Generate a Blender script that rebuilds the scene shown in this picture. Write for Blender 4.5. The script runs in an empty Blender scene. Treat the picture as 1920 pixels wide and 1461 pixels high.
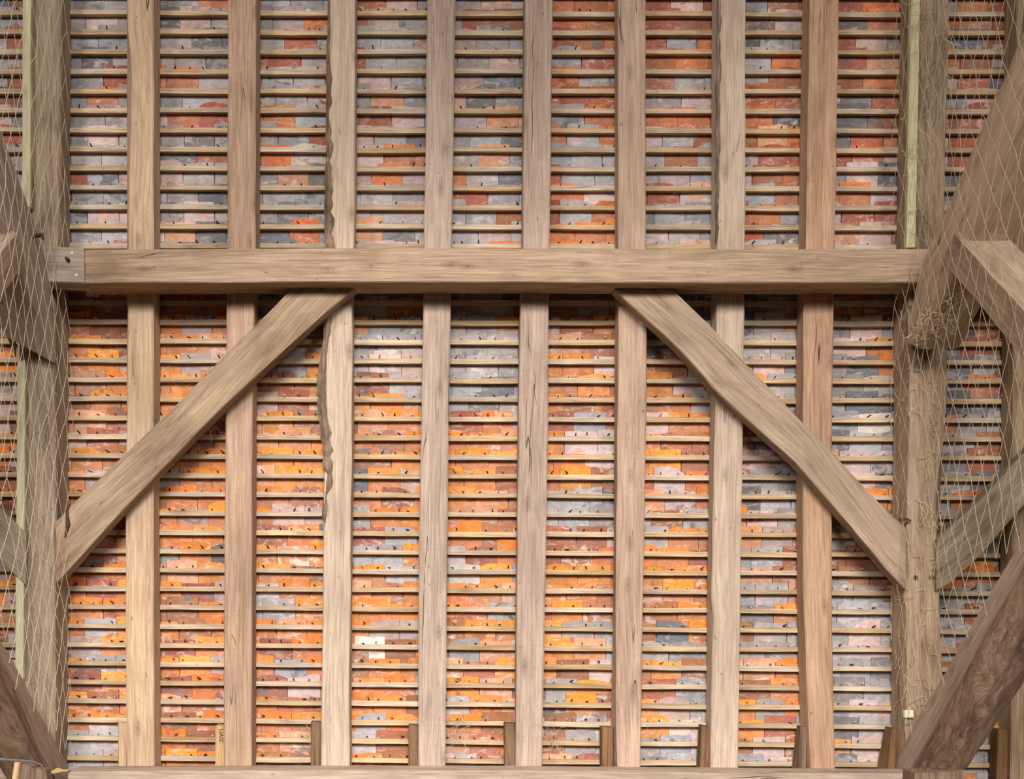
import bpy, math, random
from mathutils import Vector, Matrix, noise

SC = bpy.context.scene
COL = SC.collection

# ------------------------------------------------------------------ camera, light, exposure
CX, CY, F, D = 853.0, 1150.0, 2044.0, 5.6        # foot of the perpendicular (px), focal length (px), distance to the slope (m)
TH = math.radians(50.0)                          # pitch of the roof
S_, C_ = math.sin(TH), math.cos(TH)
CAM_Z = 1.6
FWD = Vector((0, S_, C_))
ORG = Vector((0, 0, CAM_Z)) + FWD * D
M = Matrix(((1, 0, 0, ORG.x), (0, -C_, -S_, ORG.y), (0, S_, -C_, ORG.z), (0, 0, 0, 1)))   # (u along, v up the slope, w into the room)

cd = bpy.data.cameras.new('camera')
cam = bpy.data.objects.new('camera', cd); COL.objects.link(cam)
cd.sensor_fit = 'HORIZONTAL'; cd.sensor_width = 36.0; cd.lens = F / 1920 * 36.0
cd.shift_x = (960 - CX) / 1920.0; cd.shift_y = (CY - 730.5) / 1920.0
cd.clip_start = 0.05; cd.clip_end = 200
Mc = M.to_3x3().to_4x4(); Mc.translation = Vector((0, 0, CAM_Z))
cam.matrix_world = Mc
SC.camera = cam

wd = bpy.data.worlds.new('world'); SC.world = wd; wd.use_nodes = True
bg = wd.node_tree.nodes['Background']
bg.inputs[0].default_value = (1.0, 0.80, 0.79, 1); bg.inputs[1].default_value = 0.03

def area(name, loc, target, sx, sy, power, color, spread):
    l = bpy.data.lights.new(name, 'AREA'); l.shape = 'RECTANGLE'; l.size = sx; l.size_y = sy
    l.energy = power; l.color = color; l.spread = math.radians(spread)
    o = bpy.data.objects.new(name, l); COL.objects.link(o); o.location = loc
    o.rotation_euler = (Vector(target) - Vector(loc)).to_track_quat('-Z', 'Y').to_euler()
    return o
area('barn_door_daylight', (0.0, -8.0, 2.25), (0, 0, 2.25), 4.2, 3.4, 425, (1.0, 0.97, 0.92), 62)   # the open doors opposite
for sx, pw in ((-1, 200), (1, 130)):
    area('side_fill_light', (sx * 8.0, -9.0, 2.4), (0, 4.2, 4.6), 3.0, 2.6, pw, (1.0, 0.95, 0.89), 80)   # unseen fill lamps, added to brighten the side faces of the trusses

vs = SC.view_settings
vs.view_transform = 'Standard'; vs.look = 'None'; vs.gamma = 1.0; vs.use_curve_mapping = False
SC.display_settings.display_device = 'sRGB'
vs.exposure = 0.0

R = random.Random(7)

# ------------------------------------------------------------------ helpers
def W(px, py, w):
    k = (D - w) / F
    return Vector(((px - CX) * k, (CY - py) * k, w))

def lin(c):
    c = c / 255.0
    return c / 12.92 if c <= 0.04045 else ((c + 0.055) / 1.055) ** 2.4
def rgb(r, g, b): return (lin(r), lin(g), lin(b), 1.0)

def interp(tab, x):
    if x <= tab[0][0]: return tab[0][1]
    for (a, ya), (b, yb) in zip(tab, tab[1:]):
        if x <= b: return ya + (yb - ya) * (x - a) / (b - a)
    return tab[-1][1]

def polyline_at(pts, t):
    """point at fraction t of the arc length of a polyline of tuples"""
    ls = [math.dist(a, b) for a, b in zip(pts, pts[1:])]
    L = sum(ls); d = t * L
    for (a, b), l in zip(zip(pts, pts[1:]), ls):
        if d <= l or (a, b) == (pts[-2], pts[-1]):
            k = min(1.0, d / l) if l else 0
            return tuple(x + (y - x) * k for x, y in zip(a, b))
        d -= l

def tagging(o, label=None, cat=None, group=None, kind=None):
    if label: o['label'] = label
    if cat: o['category'] = cat
    if group: o['group'] = group
    o['kind'] = kind or 'thing' if (kind or cat) else ''
    if not o['kind']: del o['kind']
    return o

def empty(name, anchor):
    o = bpy.data.objects.new(name, None); COL.objects.link(o)
    o.empty_display_size = 0.05
    o.matrix_world = M @ Matrix.Translation(anchor)
    o['_a'] = tuple(anchor)
    return o

def build(name, verts, faces, mat, parent=None, gr=None, col=None, col2=None, smooth=False, anchor=None):
    """verts in roof coordinates (u, v, w); origin at anchor; child of parent (which sits unrotated in roof space)"""
    vs_ = [Vector(v) for v in verts]
    if anchor is None:
        n = len(vs_)
        anchor = Vector((sum(v.x for v in vs_) / n, sum(v.y for v in vs_) / n, sum(v.z for v in vs_) / n))
    me = bpy.data.meshes.new(name)
    me.from_pydata([tuple(v - anchor) for v in vs_], [], faces)
    if gr is None: gr = [tuple(v) for v in vs_]
    a = me.attributes.new('gr', 'FLOAT_VECTOR', 'POINT')
    a.data.foreach_set('vector', [x for g in gr for x in g])
    for nm, c in (('col', col), ('col2', col2)):
        if c is not None:
            if not isinstance(c, list): c = [c] * len(vs_)
            a = me.attributes.new(nm, 'FLOAT_COLOR', 'POINT')
            a.data.foreach_set('color', [x for g in c for x in g])
    if smooth:
        me.polygons.foreach_set('use_smooth', [True] * len(me.polygons))
    me.materials.append(mat); me.update()
    o = bpy.data.objects.new(name, me); COL.objects.link(o)
    if parent is not None:
        o.parent = parent
        o.matrix_local = Matrix.Translation(anchor - Vector(parent['_a']))
    else:
        o.matrix_world = M @ Matrix.Translation(anchor)
    o['_a'] = tuple(anchor)
    return o

class MB:
    def __init__(s): s.v = []; s.f = []; s.g = []; s.c = []
    def add(s, verts, faces, gr=None, col=None):
        b = len(s.v); s.v += [Vector(v) for v in verts]
        s.f += [tuple(i + b for i in f) for f in faces]
        s.g += gr if gr else [tuple(v) for v in verts]
        if col: s.c += [col] * len(verts)
    def box(s, a, b, col=None):
        x0, y0, z0 = a; x1, y1, z1 = b
        s.add([(x0,y0,z0),(x1,y0,z0),(x1,y1,z0),(x0,y1,z0),(x0,y0,z1),(x1,y0,z1),(x1,y1,z1),(x0,y1,z1)],
              [(0,3,2,1),(4,5,6,7),(0,1,5,4),(1,2,6,5),(2,3,7,6),(3,0,4,7)], col=col)
    def tube(s, pts, r, n=4, col=None, cap=True):
        pts = [Vector(p) for p in pts]; vv = []; ff = []
        for i, p in enumerate(pts):
            d = (pts[min(i+1, len(pts)-1)] - pts[max(i-1, 0)])
            if d.length < 1e-9: d = Vector((0, 0, 1))
            d.normalize()
            a = d.orthogonal() if i == 0 else (pa - d * pa.dot(d))
            if a.length < 1e-6: a = d.orthogonal()
            a.normalize(); pa = a; b = d.cross(a)
            rr = r[i] if isinstance(r, (list, tuple)) else r
            for k in range(n):
                t = 2 * math.pi * k / n
                vv.append(p + a * math.cos(t) * rr + b * math.sin(t) * rr)
        for i in range(len(pts) - 1):
            for k in range(n):
                ff.append((i*n+k, i*n+(k+1) % n, (i+1)*n+(k+1) % n, (i+1)*n+k))
        if cap:
            ff.append(tuple(range(n))[::-1]); ff.append(tuple((len(pts)-1)*n+k for k in range(n)))
        s.add(vv, ff, col=col)
    def build(s, name, mat, parent=None, smooth=False, anchor=None):
        return build(name, s.v, s.f, mat, parent, s.g, s.c if s.c else None, smooth=smooth, anchor=anchor)

# ------------------------------------------------------------------ materials
class NT:
    def __init__(s, name):
        s.m = bpy.data.materials.new(name); s.m.use_nodes = True
        s.t = s.m.node_tree; s.b = s.t.nodes['Principled BSDF']
    def n(s, typ, **kw):
        nd = s.t.nodes.new(typ)
        for k, v in kw.items(): setattr(nd, k, v)
        return nd
    def l(s, a, b): s.t.links.new(a, b)
    def put(s, v, sock):
        if isinstance(v, (int, float)): sock.default_value = v
        elif isinstance(v, tuple): sock.default_value = v
        else: s.l(v, sock)
    def math(s, op, a, b=0.0, c=0.0):
        nd = s.n('ShaderNodeMath', operation=op)
        for i, v in enumerate((a, b, c)): s.put(v, nd.inputs[i])
        return nd.outputs[0]
    def mix(s, f, a, b, mode='MIX'):
        nd = s.n('ShaderNodeMix', data_type='RGBA', blend_type=mode)
        s.put(f, nd.inputs[0]); s.put(a, nd.inputs[6]); s.put(b, nd.inputs[7])
        return nd.outputs[2]
    def vmul(s, v, k):
        nd = s.n('ShaderNodeVectorMath', operation='MULTIPLY'); s.l(v, nd.inputs[0]); nd.inputs[1].default_value = k
        return nd.outputs[0]
    def noise(s, v, scale=1.0, detail=3.0, rough=0.55, dist=0.0):
        nd = s.n('ShaderNodeTexNoise'); s.l(v, nd.inputs['Vector'])
        nd.inputs['Scale'].default_value = scale; nd.inputs['Detail'].default_value = detail
        nd.inputs['Roughness'].default_value = rough; nd.inputs['Distortion'].default_value = dist
        return nd.outputs[0]
    def rng(s, v, a, b, c=0.0, d=1.0):
        nd = s.n('ShaderNodeMapRange'); s.put(v, nd.inputs[0])
        for i, x in enumerate((a, b, c, d)): nd.inputs[i + 1].default_value = x
        return nd.outputs[0]
    def bump(s, h, strength, dist):
        nd = s.n('ShaderNodeBump'); nd.inputs['Strength'].default_value = strength; nd.inputs['Distance'].default_value = dist
        s.l(h, nd.inputs['Height']); s.l(nd.outputs[0], s.b.inputs['Normal'])
    def fin(s, color, rough=0.88, spec=0.18):
        s.put(color, s.b.inputs['Base Color']); s.b.inputs['Roughness'].default_value = rough
        s.b.inputs['Specular IOR Level'].default_value = spec
        return s.m

def wood(name, light, dark, stain, saw=0.0, crack=1.0, var=0.25, green=0.0, blotch=0.6, knot=1.0, bumpk=1.0):
    t = NT(name)
    g = t.n('ShaderNodeAttribute', attribute_name='gr').outputs['Vector']
    inf = t.n('ShaderNodeObjectInfo')
    off = t.n('ShaderNodeVectorMath', operation='MULTIPLY_ADD')
    cmb = t.n('ShaderNodeCombineXYZ'); t.l(inf.outputs['Random'], cmb.inputs[0]); t.l(inf.outputs['Random'], cmb.inputs[1])
    t.l(cmb.outputs[0], off.inputs[0]); off.inputs[1].default_value = (13.0, 37.0, 5.0); t.l(g, off.inputs[2])
    g = off.outputs[0]
    wob = t.n('ShaderNodeTexNoise'); t.l(t.vmul(g, (3, 1.6, 3)), wob.inputs['Vector']); wob.inputs['Scale'].default_value = 1.0
    wv = t.n('ShaderNodeVectorMath', operation='MULTIPLY_ADD'); t.l(wob.outputs[1], wv.inputs[0]); wv.inputs[1].default_value = (0.03, 0.03, 0.03); t.l(g, wv.inputs[2])
    gw = wv.outputs[0]
    fib = t.noise(t.vmul(gw, (130, 4.0, 130)), 1, 5, 0.65)
    strk = t.noise(t.vmul(gw, (24, 0.9, 24)), 1, 3, 0.5)
    bl = t.noise(t.vmul(g, (6, 2.2, 6)), 1, 4, 0.6, 0.6)
    f = t.math('ADD', t.math('MULTIPLY', t.rng(fib, 0.36, 0.64), 0.62), t.math('MULTIPLY', t.rng(strk, 0.34, 0.66), 0.34))
    dk = t.mix(1.0, dark, (0.80, 0.78, 0.76, 1), 'MULTIPLY')
    c = t.mix(f, dk, light)
    c = t.mix(t.math('MULTIPLY', t.rng(bl, 0.50, 0.78), blotch), c, stain)
    # knots
    vo = t.n('ShaderNodeTexVoronoi', voronoi_dimensions='2D'); t.l(t.vmul(gw, (7.0, 2.6, 7.0)), vo.inputs['Vector']); vo.inputs['Randomness'].default_value = 1.0
    vo.inputs['Scale'].default_value = 1.0
    sep = t.n('ShaderNodeSeparateColor'); t.l(vo.outputs['Color'], sep.inputs[0])
    ksel = t.math('GREATER_THAN', sep.outputs[0], 0.66)
    kd = t.math('MULTIPLY', t.rng(vo.outputs['Distance'], 0.17, 0.02), ksel)
    rings = t.math('ADD', t.math('MULTIPLY', t.math('SINE', t.math('MULTIPLY', vo.outputs['Distance'], 95.0)), 0.25), 0.75)
    c = t.mix(t.math('MULTIPLY', t.math('MULTIPLY', kd, rings), 0.62 * knot), c, rgb(98, 72, 52))
    # drying cracks along the grain
    cr = t.noise(t.vmul(gw, (11, 0.55, 11)), 1, 2, 0.5)
    cm = t.rng(t.math('ABSOLUTE', t.math('SUBTRACT', cr, 0.5)), 0.0050, 0.0015)
    msk = t.rng(t.noise(t.vmul(g, (2.2, 1.3, 2.2)), 1, 2), 0.60, 0.68)
    cm = t.math('MULTIPLY', t.math('MULTIPLY', cm, msk), crack)
    c = t.mix(t.math('MULTIPLY', cm, 0.85), c, rgb(52, 38, 30))
    # small dark flecks
    fl = t.rng(t.noise(t.vmul(g, (55, 22, 55)), 1, 2, 0.5), 0.70, 0.76)
    c = t.mix(t.math('MULTIPLY', fl, 0.55), c, rgb(80, 60, 48))
    if saw:
        sw = t.noise(t.vmul(g, (3.0, 330.0, 3.0)), 1, 2, 0.5)
        c = t.mix(t.math('MULTIPLY', t.rng(sw, 0.52, 0.70), saw), c, t.mix(0.5, dark, stain))
    hsv = t.n('ShaderNodeHueSaturation')
    t.l(t.rng(inf.outputs['Random'], 0, 1, 1 - var, 1 + var * 0.6), hsv.inputs['Value']); t.l(c, hsv.inputs['Color'])
    r2 = t.math('FRACT', t.math('MULTIPLY', inf.outputs['Random'], 17.31))
    t.l(t.rng(r2, 0, 1, 0.75, 1.2), hsv.inputs['Saturation'])
    c = hsv.outputs[0]
    if green:
        gn = t.rng(t.noise(t.vmul(g, (4, 1.0, 4)), 1, 3), 0.5, 0.75)
        c = t.mix(t.math('MULTIPLY', gn, green), c, rgb(150, 150, 105))
    h = t.math('SUBTRACT', t.math('ADD', t.math('MULTIPLY', fib, 0.35), t.math('MULTIPLY', strk, 0.4)), cm)
    t.bump(h, 0.8 * bumpk, 0.008)
    return t.fin(c)

OAK = wood('oak_rafter', rgb(198, 168, 145), rgb(158, 128, 108), rgb(118, 93, 78), saw=0.22, var=0.10, blotch=0.5)
OAK_PALE = wood('oak_rafter_pale', rgb(212, 187, 160), rgb(176, 146, 120), rgb(134, 106, 86), saw=0.10, var=0.06, blotch=0.45)
OAK_BEAM = wood('oak_purlin', rgb(196, 174, 154), rgb(152, 130, 112), rgb(116, 94, 78), saw=0.06, var=0.05, blotch=0.7, crack=1.0)
OAK_BRACE = wood('oak_brace', rgb(184, 160, 136), rgb(146, 122, 100), rgb(110, 88, 70), saw=0.05, var=0.06, blotch=0.85, crack=0.5)
OAK_OLD = wood('oak_old', rgb(176, 152, 124), rgb(126, 102, 80), rgb(86, 66, 50), saw=0.0, var=0.08, blotch=0.9, knot=1.2)
STUB = wood('oak_stub', rgb(146, 114, 86), rgb(96, 74, 58), rgb(58, 44, 36), var=0.12, blotch=0.8)
LATH = wood('lath_green', rgb(216, 210, 170), rgb(188, 178, 136), rgb(156, 146, 104), var=0.05, blotch=0.3, crack=0.2, knot=0.6)
PINE = wood('pine_batten', rgb(218, 195, 164), rgb(172, 144, 116), rgb(138, 112, 90), var=0.16, blotch=0.35, crack=0.5, knot=0.8, bumpk=0.5)
BARK = wood('bark', rgb(172, 142, 116), rgb(104, 84, 70), rgb(70, 56, 46), var=0.05, blotch=0.9, knot=0.2, crack=1.0, bumpk=2.0)

def log_material():
    t = NT('rough_log')
    g = t.n('ShaderNodeAttribute', attribute_name='gr').outputs['Vector']
    wob = t.n('ShaderNodeTexNoise'); t.l(t.vmul(g, (3, 2, 3)), wob.inputs['Vector']); wob.inputs['Scale'].default_value = 1.0; wob.inputs['Detail'].default_value = 3
    wv = t.n('ShaderNodeVectorMath', operation='MULTIPLY_ADD'); t.l(wob.outputs[1], wv.inputs[0]); wv.inputs[1].default_value = (0.17, 0.17, 0.17); t.l(g, wv.inputs[2])
    f1 = t.noise(t.vmul(wv.outputs[0], (48, 6, 48)), 1, 6, 0.7)
    f2 = t.noise(t.vmul(wv.outputs[0], (9, 3, 9)), 1, 4, 0.6)
    c = t.mix(t.rng(f1, 0.32, 0.68), rgb(120, 94, 78), rgb(206, 172, 148))
    c = t.mix(t.math('MULTIPLY', t.rng(f2, 0.45, 0.75), 0.75), c, rgb(100, 78, 64))
    f3 = t.noise(t.vmul(g, (5, 3, 5)), 1, 3)
    c = t.mix(t.math('MULTIPLY', t.rng(f3, 0.52, 0.7), 0.5), c, rgb(200, 172, 140))
    t.bump(t.math('ADD', f1, t.math('MULTIPLY', f2, 0.8)), 1.0, 0.03)
    return t.fin(c)
LOG = log_material()

def tile_material():
    t = NT('clay_tile')
    a = t.n('ShaderNodeAttribute', attribute_name='col'); a2 = t.n('ShaderNodeAttribute', attribute_name='col2')
    g = t.n('ShaderNodeAttribute', attribute_name='gr').outputs['Vector']
    n1 = t.noise(t.vmul(g, (13, 17, 9)), 1, 4, 0.6, 0.8)
    c = t.mix(t.math('MULTIPLY', t.rng(n1, 0.53, 0.63), a2.outputs['Alpha']), a.outputs['Color'], a2.outputs['Color'])
    n2 = t.noise(t.vmul(g, (34, 46, 20)), 1, 6, 0.7)
    c = t.mix(t.rng(n2, 0.35, 0.70, 0.0, 0.55), c, t.mix(1.0, c, (0.42, 0.38, 0.38, 1), 'MULTIPLY'))
    n4 = t.noise(t.vmul(g, (8, 12, 8)), 1, 3, 0.5)
    c = t.mix(t.rng(n4, 0.3, 0.72, 0.0, 0.35), c, t.mix(1.0, c, (1.5, 1.45, 1.4, 1), 'MULTIPLY'))
    n3 = t.noise(t.vmul(g, (13, 30, 12)), 1, 5, 0.7, 0.9)
    lm = t.rng(n3, 0.54, 0.70)
    c = t.mix(t.math('MULTIPLY', t.math('MULTIPLY', lm, a.outputs['Alpha']), 0.85), c, rgb(226, 216, 208))
    n5 = t.noise(t.vmul(g, (80, 80, 80)), 1, 3, 0.6)
    c = t.mix(t.rng(n5, 0.66, 0.74, 0.0, 0.5), c, rgb(238, 230, 222))
    t.bump(t.math('ADD', n2, t.math('MULTIPLY', lm, 0.3)), 0.4, 0.004)
    return t.fin(c, 0.8, 0.25)
TILE = tile_material()

def plain(name, c, rough=0.8, spec=0.2, k=40.0, amt=0.35, metal=0.0):
    t = NT(name)
    g = t.n('ShaderNodeAttribute', attribute_name='gr').outputs['Vector']
    n = t.noise(t.vmul(g, (k, k, k)), 1, 4, 0.6)
    cc = t.mix(t.rng(n, 0.3, 0.7, 0.0, amt), c, t.mix(1.0, c, (0.3, 0.28, 0.26, 1), 'MULTIPLY'))
    t.bump(n, 0.3, 0.002)
    t.b.inputs['Metallic'].default_value = metal
    return t.fin(cc, rough, spec)
def attr_plain(name):
    t = NT(name)
    a = t.n('ShaderNodeAttribute', attribute_name='col')
    g = t.n('ShaderNodeAttribute', attribute_name='gr').outputs['Vector']
    n = t.noise(t.vmul(g, (300, 300, 300)), 1, 2)
    return t.fin(t.mix(t.rng(n, 0.3, 0.7, 0, 0.4), a.outputs['Color'], rgb(90, 75, 60)), 0.8, 0.2)
PEG = attr_plain('peg')
NET = plain('net_cord', rgb(206, 188, 158), 0.9, 0.1, 200, 0.2)
IRON = plain('rusty_iron', rgb(84, 54, 42), 0.8, 0.3, 150, 0.5)
STEEL = plain('steel_band', rgb(176, 184, 192), 0.45, 0.5, 90, 0.3, 0.6)
STRAW = plain('straw', rgb(196, 164, 104), 0.85, 0.2, 120, 0.4)
CREAM = plain('cream_plastic', rgb(226, 220, 186), 0.6, 0.3, 60, 0.15)
EARTH = plain('earth_floor', rgb(96, 84, 72), 0.95, 0.05, 1.5, 0.3)
PLASTER = plain('wall_boards', rgb(120, 100, 82), 0.95, 0.05, 2.0, 0.3)
WEB = plain('cobweb', rgb(196, 186, 172), 0.95, 0.05, 100, 0.2)
INK = plain('stamp_ink', rgb(70, 48, 36), 0.9, 0.05, 100, 0.2)

# ------------------------------------------------------------------ the roof covering
# top edge of the front of each batten (pixel rows), at the first and at the last bay
YL = {0:19,1:55,2:92,3:129,4:166,5:202,6:239,7:275,8:311,9:347,10:383,11:419,12:455.5,13:491.5,14:527,15:563,16:599,17:635,18:671,
      19:707,20:743,21:779,22:814.5,23:850,24:886,25:921.5,26:957.5,27:993,28:1028.5,29:1064,30:1099,31:1134,32:1169.5,33:1205,34:1240,
      35:1275,36:1310,37:1345,38:1380,39:1417}
YR = {0:22,1:57,2:93,3:130,4:167,5:204,6:241,7:277,8:313,9:349.5,10:386,11:422,12:458.5,13:494,14:529,15:564.5,16:602,17:638.5,18:674.5,
      19:710.5,20:747,21:783,22:819,23:855,24:892,25:928,26:964,27:1000,28:1036,29:1071.5,30:1107,31:1142.5,32:1179,33:1214.5,34:1250.5,
      35:1287,36:1323.5,37:1359,38:1394.5,39:1430}
for d_, st in ((YL, 36.4), (YR, 36.4)):
    for q_ in range(1, 8): d_[-q_] = d_[0] - q_ * st
    d_[40] = d_[39] + 35.5; d_[41] = d_[39] + 71
def row_v(r, u):
    """v of the top edge of batten r at position u"""
    x = CX + u * F / D
    k = (x - 185.0) / (1630.0 - 185.0)
    k = max(-0.15, min(1.12, k))
    y = YL[r] + (YR[r] - YL[r]) * k
    return (CY - y) * D / F

def U(px): return (px - CX) * D / F
# clear width of each strip between two rafters, (top, bottom) in px at the batten plane
BAYS = [(-70, 45), (131, 239), (299, 426), (488, 612), (667, 797), (852, 978), (1032, 1156), (1211, 1334), (1396, 1502), (1570, 1684), (1774, 1884), (1955, 2000)]
COLORS = {  # tile colours read per strip and per batten row
1: "-1gpg 0gpp 1ggg 2gdg 3gdr 4gog 5gpg 6gpg 7gdg 8rgp 9gdd 10gpp 11ggg 12ggr 13ggr 14rrr 15rpr 16orr 17opr 18oop 19mpo 20roo 21mor 22prp 23owr 24opo 25omo 26oor 27rrr 28rro 29roo 30oro 31oro 32ogo 33pro 34ogg 35rgo 36oro 37ooo 38ggr 39ggp",
2: "-1gro 0dpg 1gpd 2pgg 3oog 4ggp 5por 6gdg 7dgr 8pgg 9ggd 10gpg 11mgd 12gdr 13grr 14rrr 15rpr 16opo 17opm 18opp 19ooo 20oor 21oro 22rro 23oro 24goo 25ooo 26opo 27oro 28god 29moo 30orp 31roo 32oro 33rpo 34oop 35roo 36mop 37orgo 38orr 39oro",
3: "-1grg 0gpo 1grg 2org 3gog 4ggp 5omg 6ggr 7odw 8gmd 9ggg 10gdg 11dog 12ddm 13gdg 14dgg 15gpg 16ggg 17ggg 18ggo 19roo 20prm 21oor 22mmo 23oro 24moo 25oro 26opp 27rod 28omo 29oor 30poo 31gro 32omo 33rpo 34ogo 35rpo 36orr 37opo 38omo 39rmr",
4: "-1opg 0rpg 1ggp 2rgg 3pgg 4gmg 5rmp 6pgd 7poo 8pop 9gmg 10ggp 11mdg 12gpp 13gdr 14gdr 15gdoo 16mgg 17gpg 18gpp 19rog 20oog 21mgo 22oro 23roo 24dop 25oro 26goo 27rgo 28ggo 29ogg 30mro 31oro 32opp 33wro 34roo 35oog 36oor 37gpo 38gro 39orp",
5: "-1gpg 0gror 1pgg 2gdp 3ppd 4pdg 5pdm 6ggd 7gmg 8ogd 9rgg 10ggr 11gpg 12gpo 13gdg 14dgd 15ggr 16ggo 17ggg 18ggg 19gdg 20gdg 21rog 22oom 23oro 24oor 25omm 26mmr 27oro 28pro 29wop 30omm 31ogg 32roo 33gmp 34mro 35omr 36gom 37orp 38mro 39pro",
6: "-1oro 0odr 1rro 2ggr 3ogg 4orr 5gro 6ogo 7ggg 8rgg 9oop 10rgo 11ooo 12oro 13rrd 14rdr 15rpg 16pro 17mor 18oop 19roo 20oro 21rgr 22opg 23orp 24oor 25ggd 26ggg 27rrp 28rro 29opo 30oor 31oor 32ogg 33omg 34orp 35goo 36gor 37rgr 38rgg 39mro",
7: "-1rpr 0rpr 1rgo 2rgo 3rdg 4gdp 5ogo 6pgr 7grg 8gpg 9rmp 10dgg 11pgg 12gpp 13gpg 14gdg 15gdg 16ggd 17ddg 18rrg 19oop 20rog 21poo 22orr 23oor 24opo 25mpo 26prg 27goo 28oor 29omo 30moo 31rpo 32rdo 33ggg 34oor 35rog 36mpg 37opg 38ggg 39dgg",
8: "-1grr 0rpp 1dgd 2gdo 3gpr 4rdr 5ogd 6rmo 7gro 8pro 9gmo 10rog 11rdg 12goo 13dgd 14dgd 15ddp 16dgm 17ggg 18gpg 19ogg 20omg 21ggd 22rdg 23pdg 24ggg 25dgg 26opg 27mpo 28ggr 29mpr 30ggm 31dgo 32rgg 33gpg 34mro 35rro 36ogo 37org 38rpr 39gpp",
9: "-1rdo 0dgo 1rpg 2rom 3rdo 4pdr 5dgr 6dro 7rop 8gpd 9oop 10grr 11mpr 12pgg 13rgd 14drg 15rgr 16gpg 17poo 18gdo 19gpg 20gdd 21gwg 22dgg 23pgg 24gpd 25goo 26ggd 27gdr 28rro 29ror 30ggr 31gpg 32gpg 33gdp 34ggd 35dgg 36gpp 37dgg 38opp 39gpg",
}
def parse(s):
    d = {}
    for tok in s.split():
        i = 0
        while tok[i] in '-0123456789': i += 1
        d[int(tok[:i])] = tok[i:]
    return d
COLORS = {k: parse(v) for k, v in COLORS.items()}
RAND = {0: ('ggpgrd', 'orrgpo'), 10: ('rodgpr', 'gdgogr'), 11: ('rdg', 'gdg')}
def tile_char(bay, r, f):
    if bay in COLORS:
        s = COLORS[bay].get(r) or COLORS[bay].get(max(-1, min(39, r)))
        return s[min(len(s) - 1, int(f * len(s)))]
    return R.choice(RAND[bay][0 if r < 14 else 1])

PAL = {'o': (226, 141, 68), 'r': (166, 106, 82), 'm': (216, 160, 126), 'p': (194, 170, 166), 'g': (166, 161, 162), 'd': (122, 120, 124), 'w': (216, 208, 200)}
PAL2 = {'o': 'rmo', 'r': 'prd', 'm': 'pow', 'p': 'gmr', 'g': 'pdp', 'd': 'gpd', 'w': 'pmg'}
def tile_colors(ch, r):
    def c(k):
        a, b, e = PAL[k]
        if k in 'or':
            q = max(0.0, min(1.0, (17 - r) / 6.0))      # redder cast of the light up the slope, put into the tile colour
            a, b, e = (a - 8 * q, b - 20 * q, e - 4 * q) if k == 'o' else (a + 4 * q, b - 6 * q, e - 10 * q)
            h = R.uniform(-10, 12); b += h
        j = R.uniform(0.90, 1.10)
        t = R.uniform(-5, 5)
        return [lin(max(5, min(250, a * j + t))), lin(max(5, min(250, b * j))), lin(max(5, min(250, e * j - t)))]
    a = c(ch); b = c(R.choice(PAL2[ch]))
    la = R.choice((0.0, 0.25, 0.5, 0.9))
    mauve = [lin(x) for x in (168, 128, 112)]; k = {'o': R.uniform(.30, .70), 'r': .25, 'm': .3}.get(ch, 0.0)   # duller tone mixed into the part below the batten
    body = [x + (y - x) * k for x, y in zip(a, mauve)]
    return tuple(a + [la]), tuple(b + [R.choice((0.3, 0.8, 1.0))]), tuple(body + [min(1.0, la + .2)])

names = ['first', 'second', 'third', 'fourth', 'fifth', 'sixth', 'seventh', 'eighth']
SECT_LABEL = ['tiled roof strip left of the left principal rafter, behind netting',
    'tiled roof strip between the left principal rafter and the first common rafter'] + \
    ['tiled roof strip between the %s and %s common rafters from the left' % (names[i], names[i + 1]) for i in range(7)] + \
    ['tiled roof strip between the eighth common rafter and the right principal rafter',
     'tiled roof strip right of the right principal rafter, seen through netting',
     'sliver of tiled roof beyond the rafter at the right edge']
SECTIONS = []
for i, (a, b) in enumerate(BAYS):
    s = empty('ceiling', W((a + b) / 2, 1445, -0.03))
    tagging(s, SECT_LABEL[i], 'roof', 'tiled roof strips between the rafters', 'structure')
    SECTIONS.append(s)

def bay_of(u0, u1):
    best, bi, mid = -1, 0, 0.5
    for i, (a, b) in enumerate(BAYS):
        A, B = U(a), U(b)
        o = min(B, u1) - max(A, u0)
        if o > best:
            best, bi = o, i
            c = (min(B, u1) + max(A, u0)) / 2
            mid = max(0.0, min(0.999, (c - A) / (B - A)))
    return bi, mid

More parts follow.
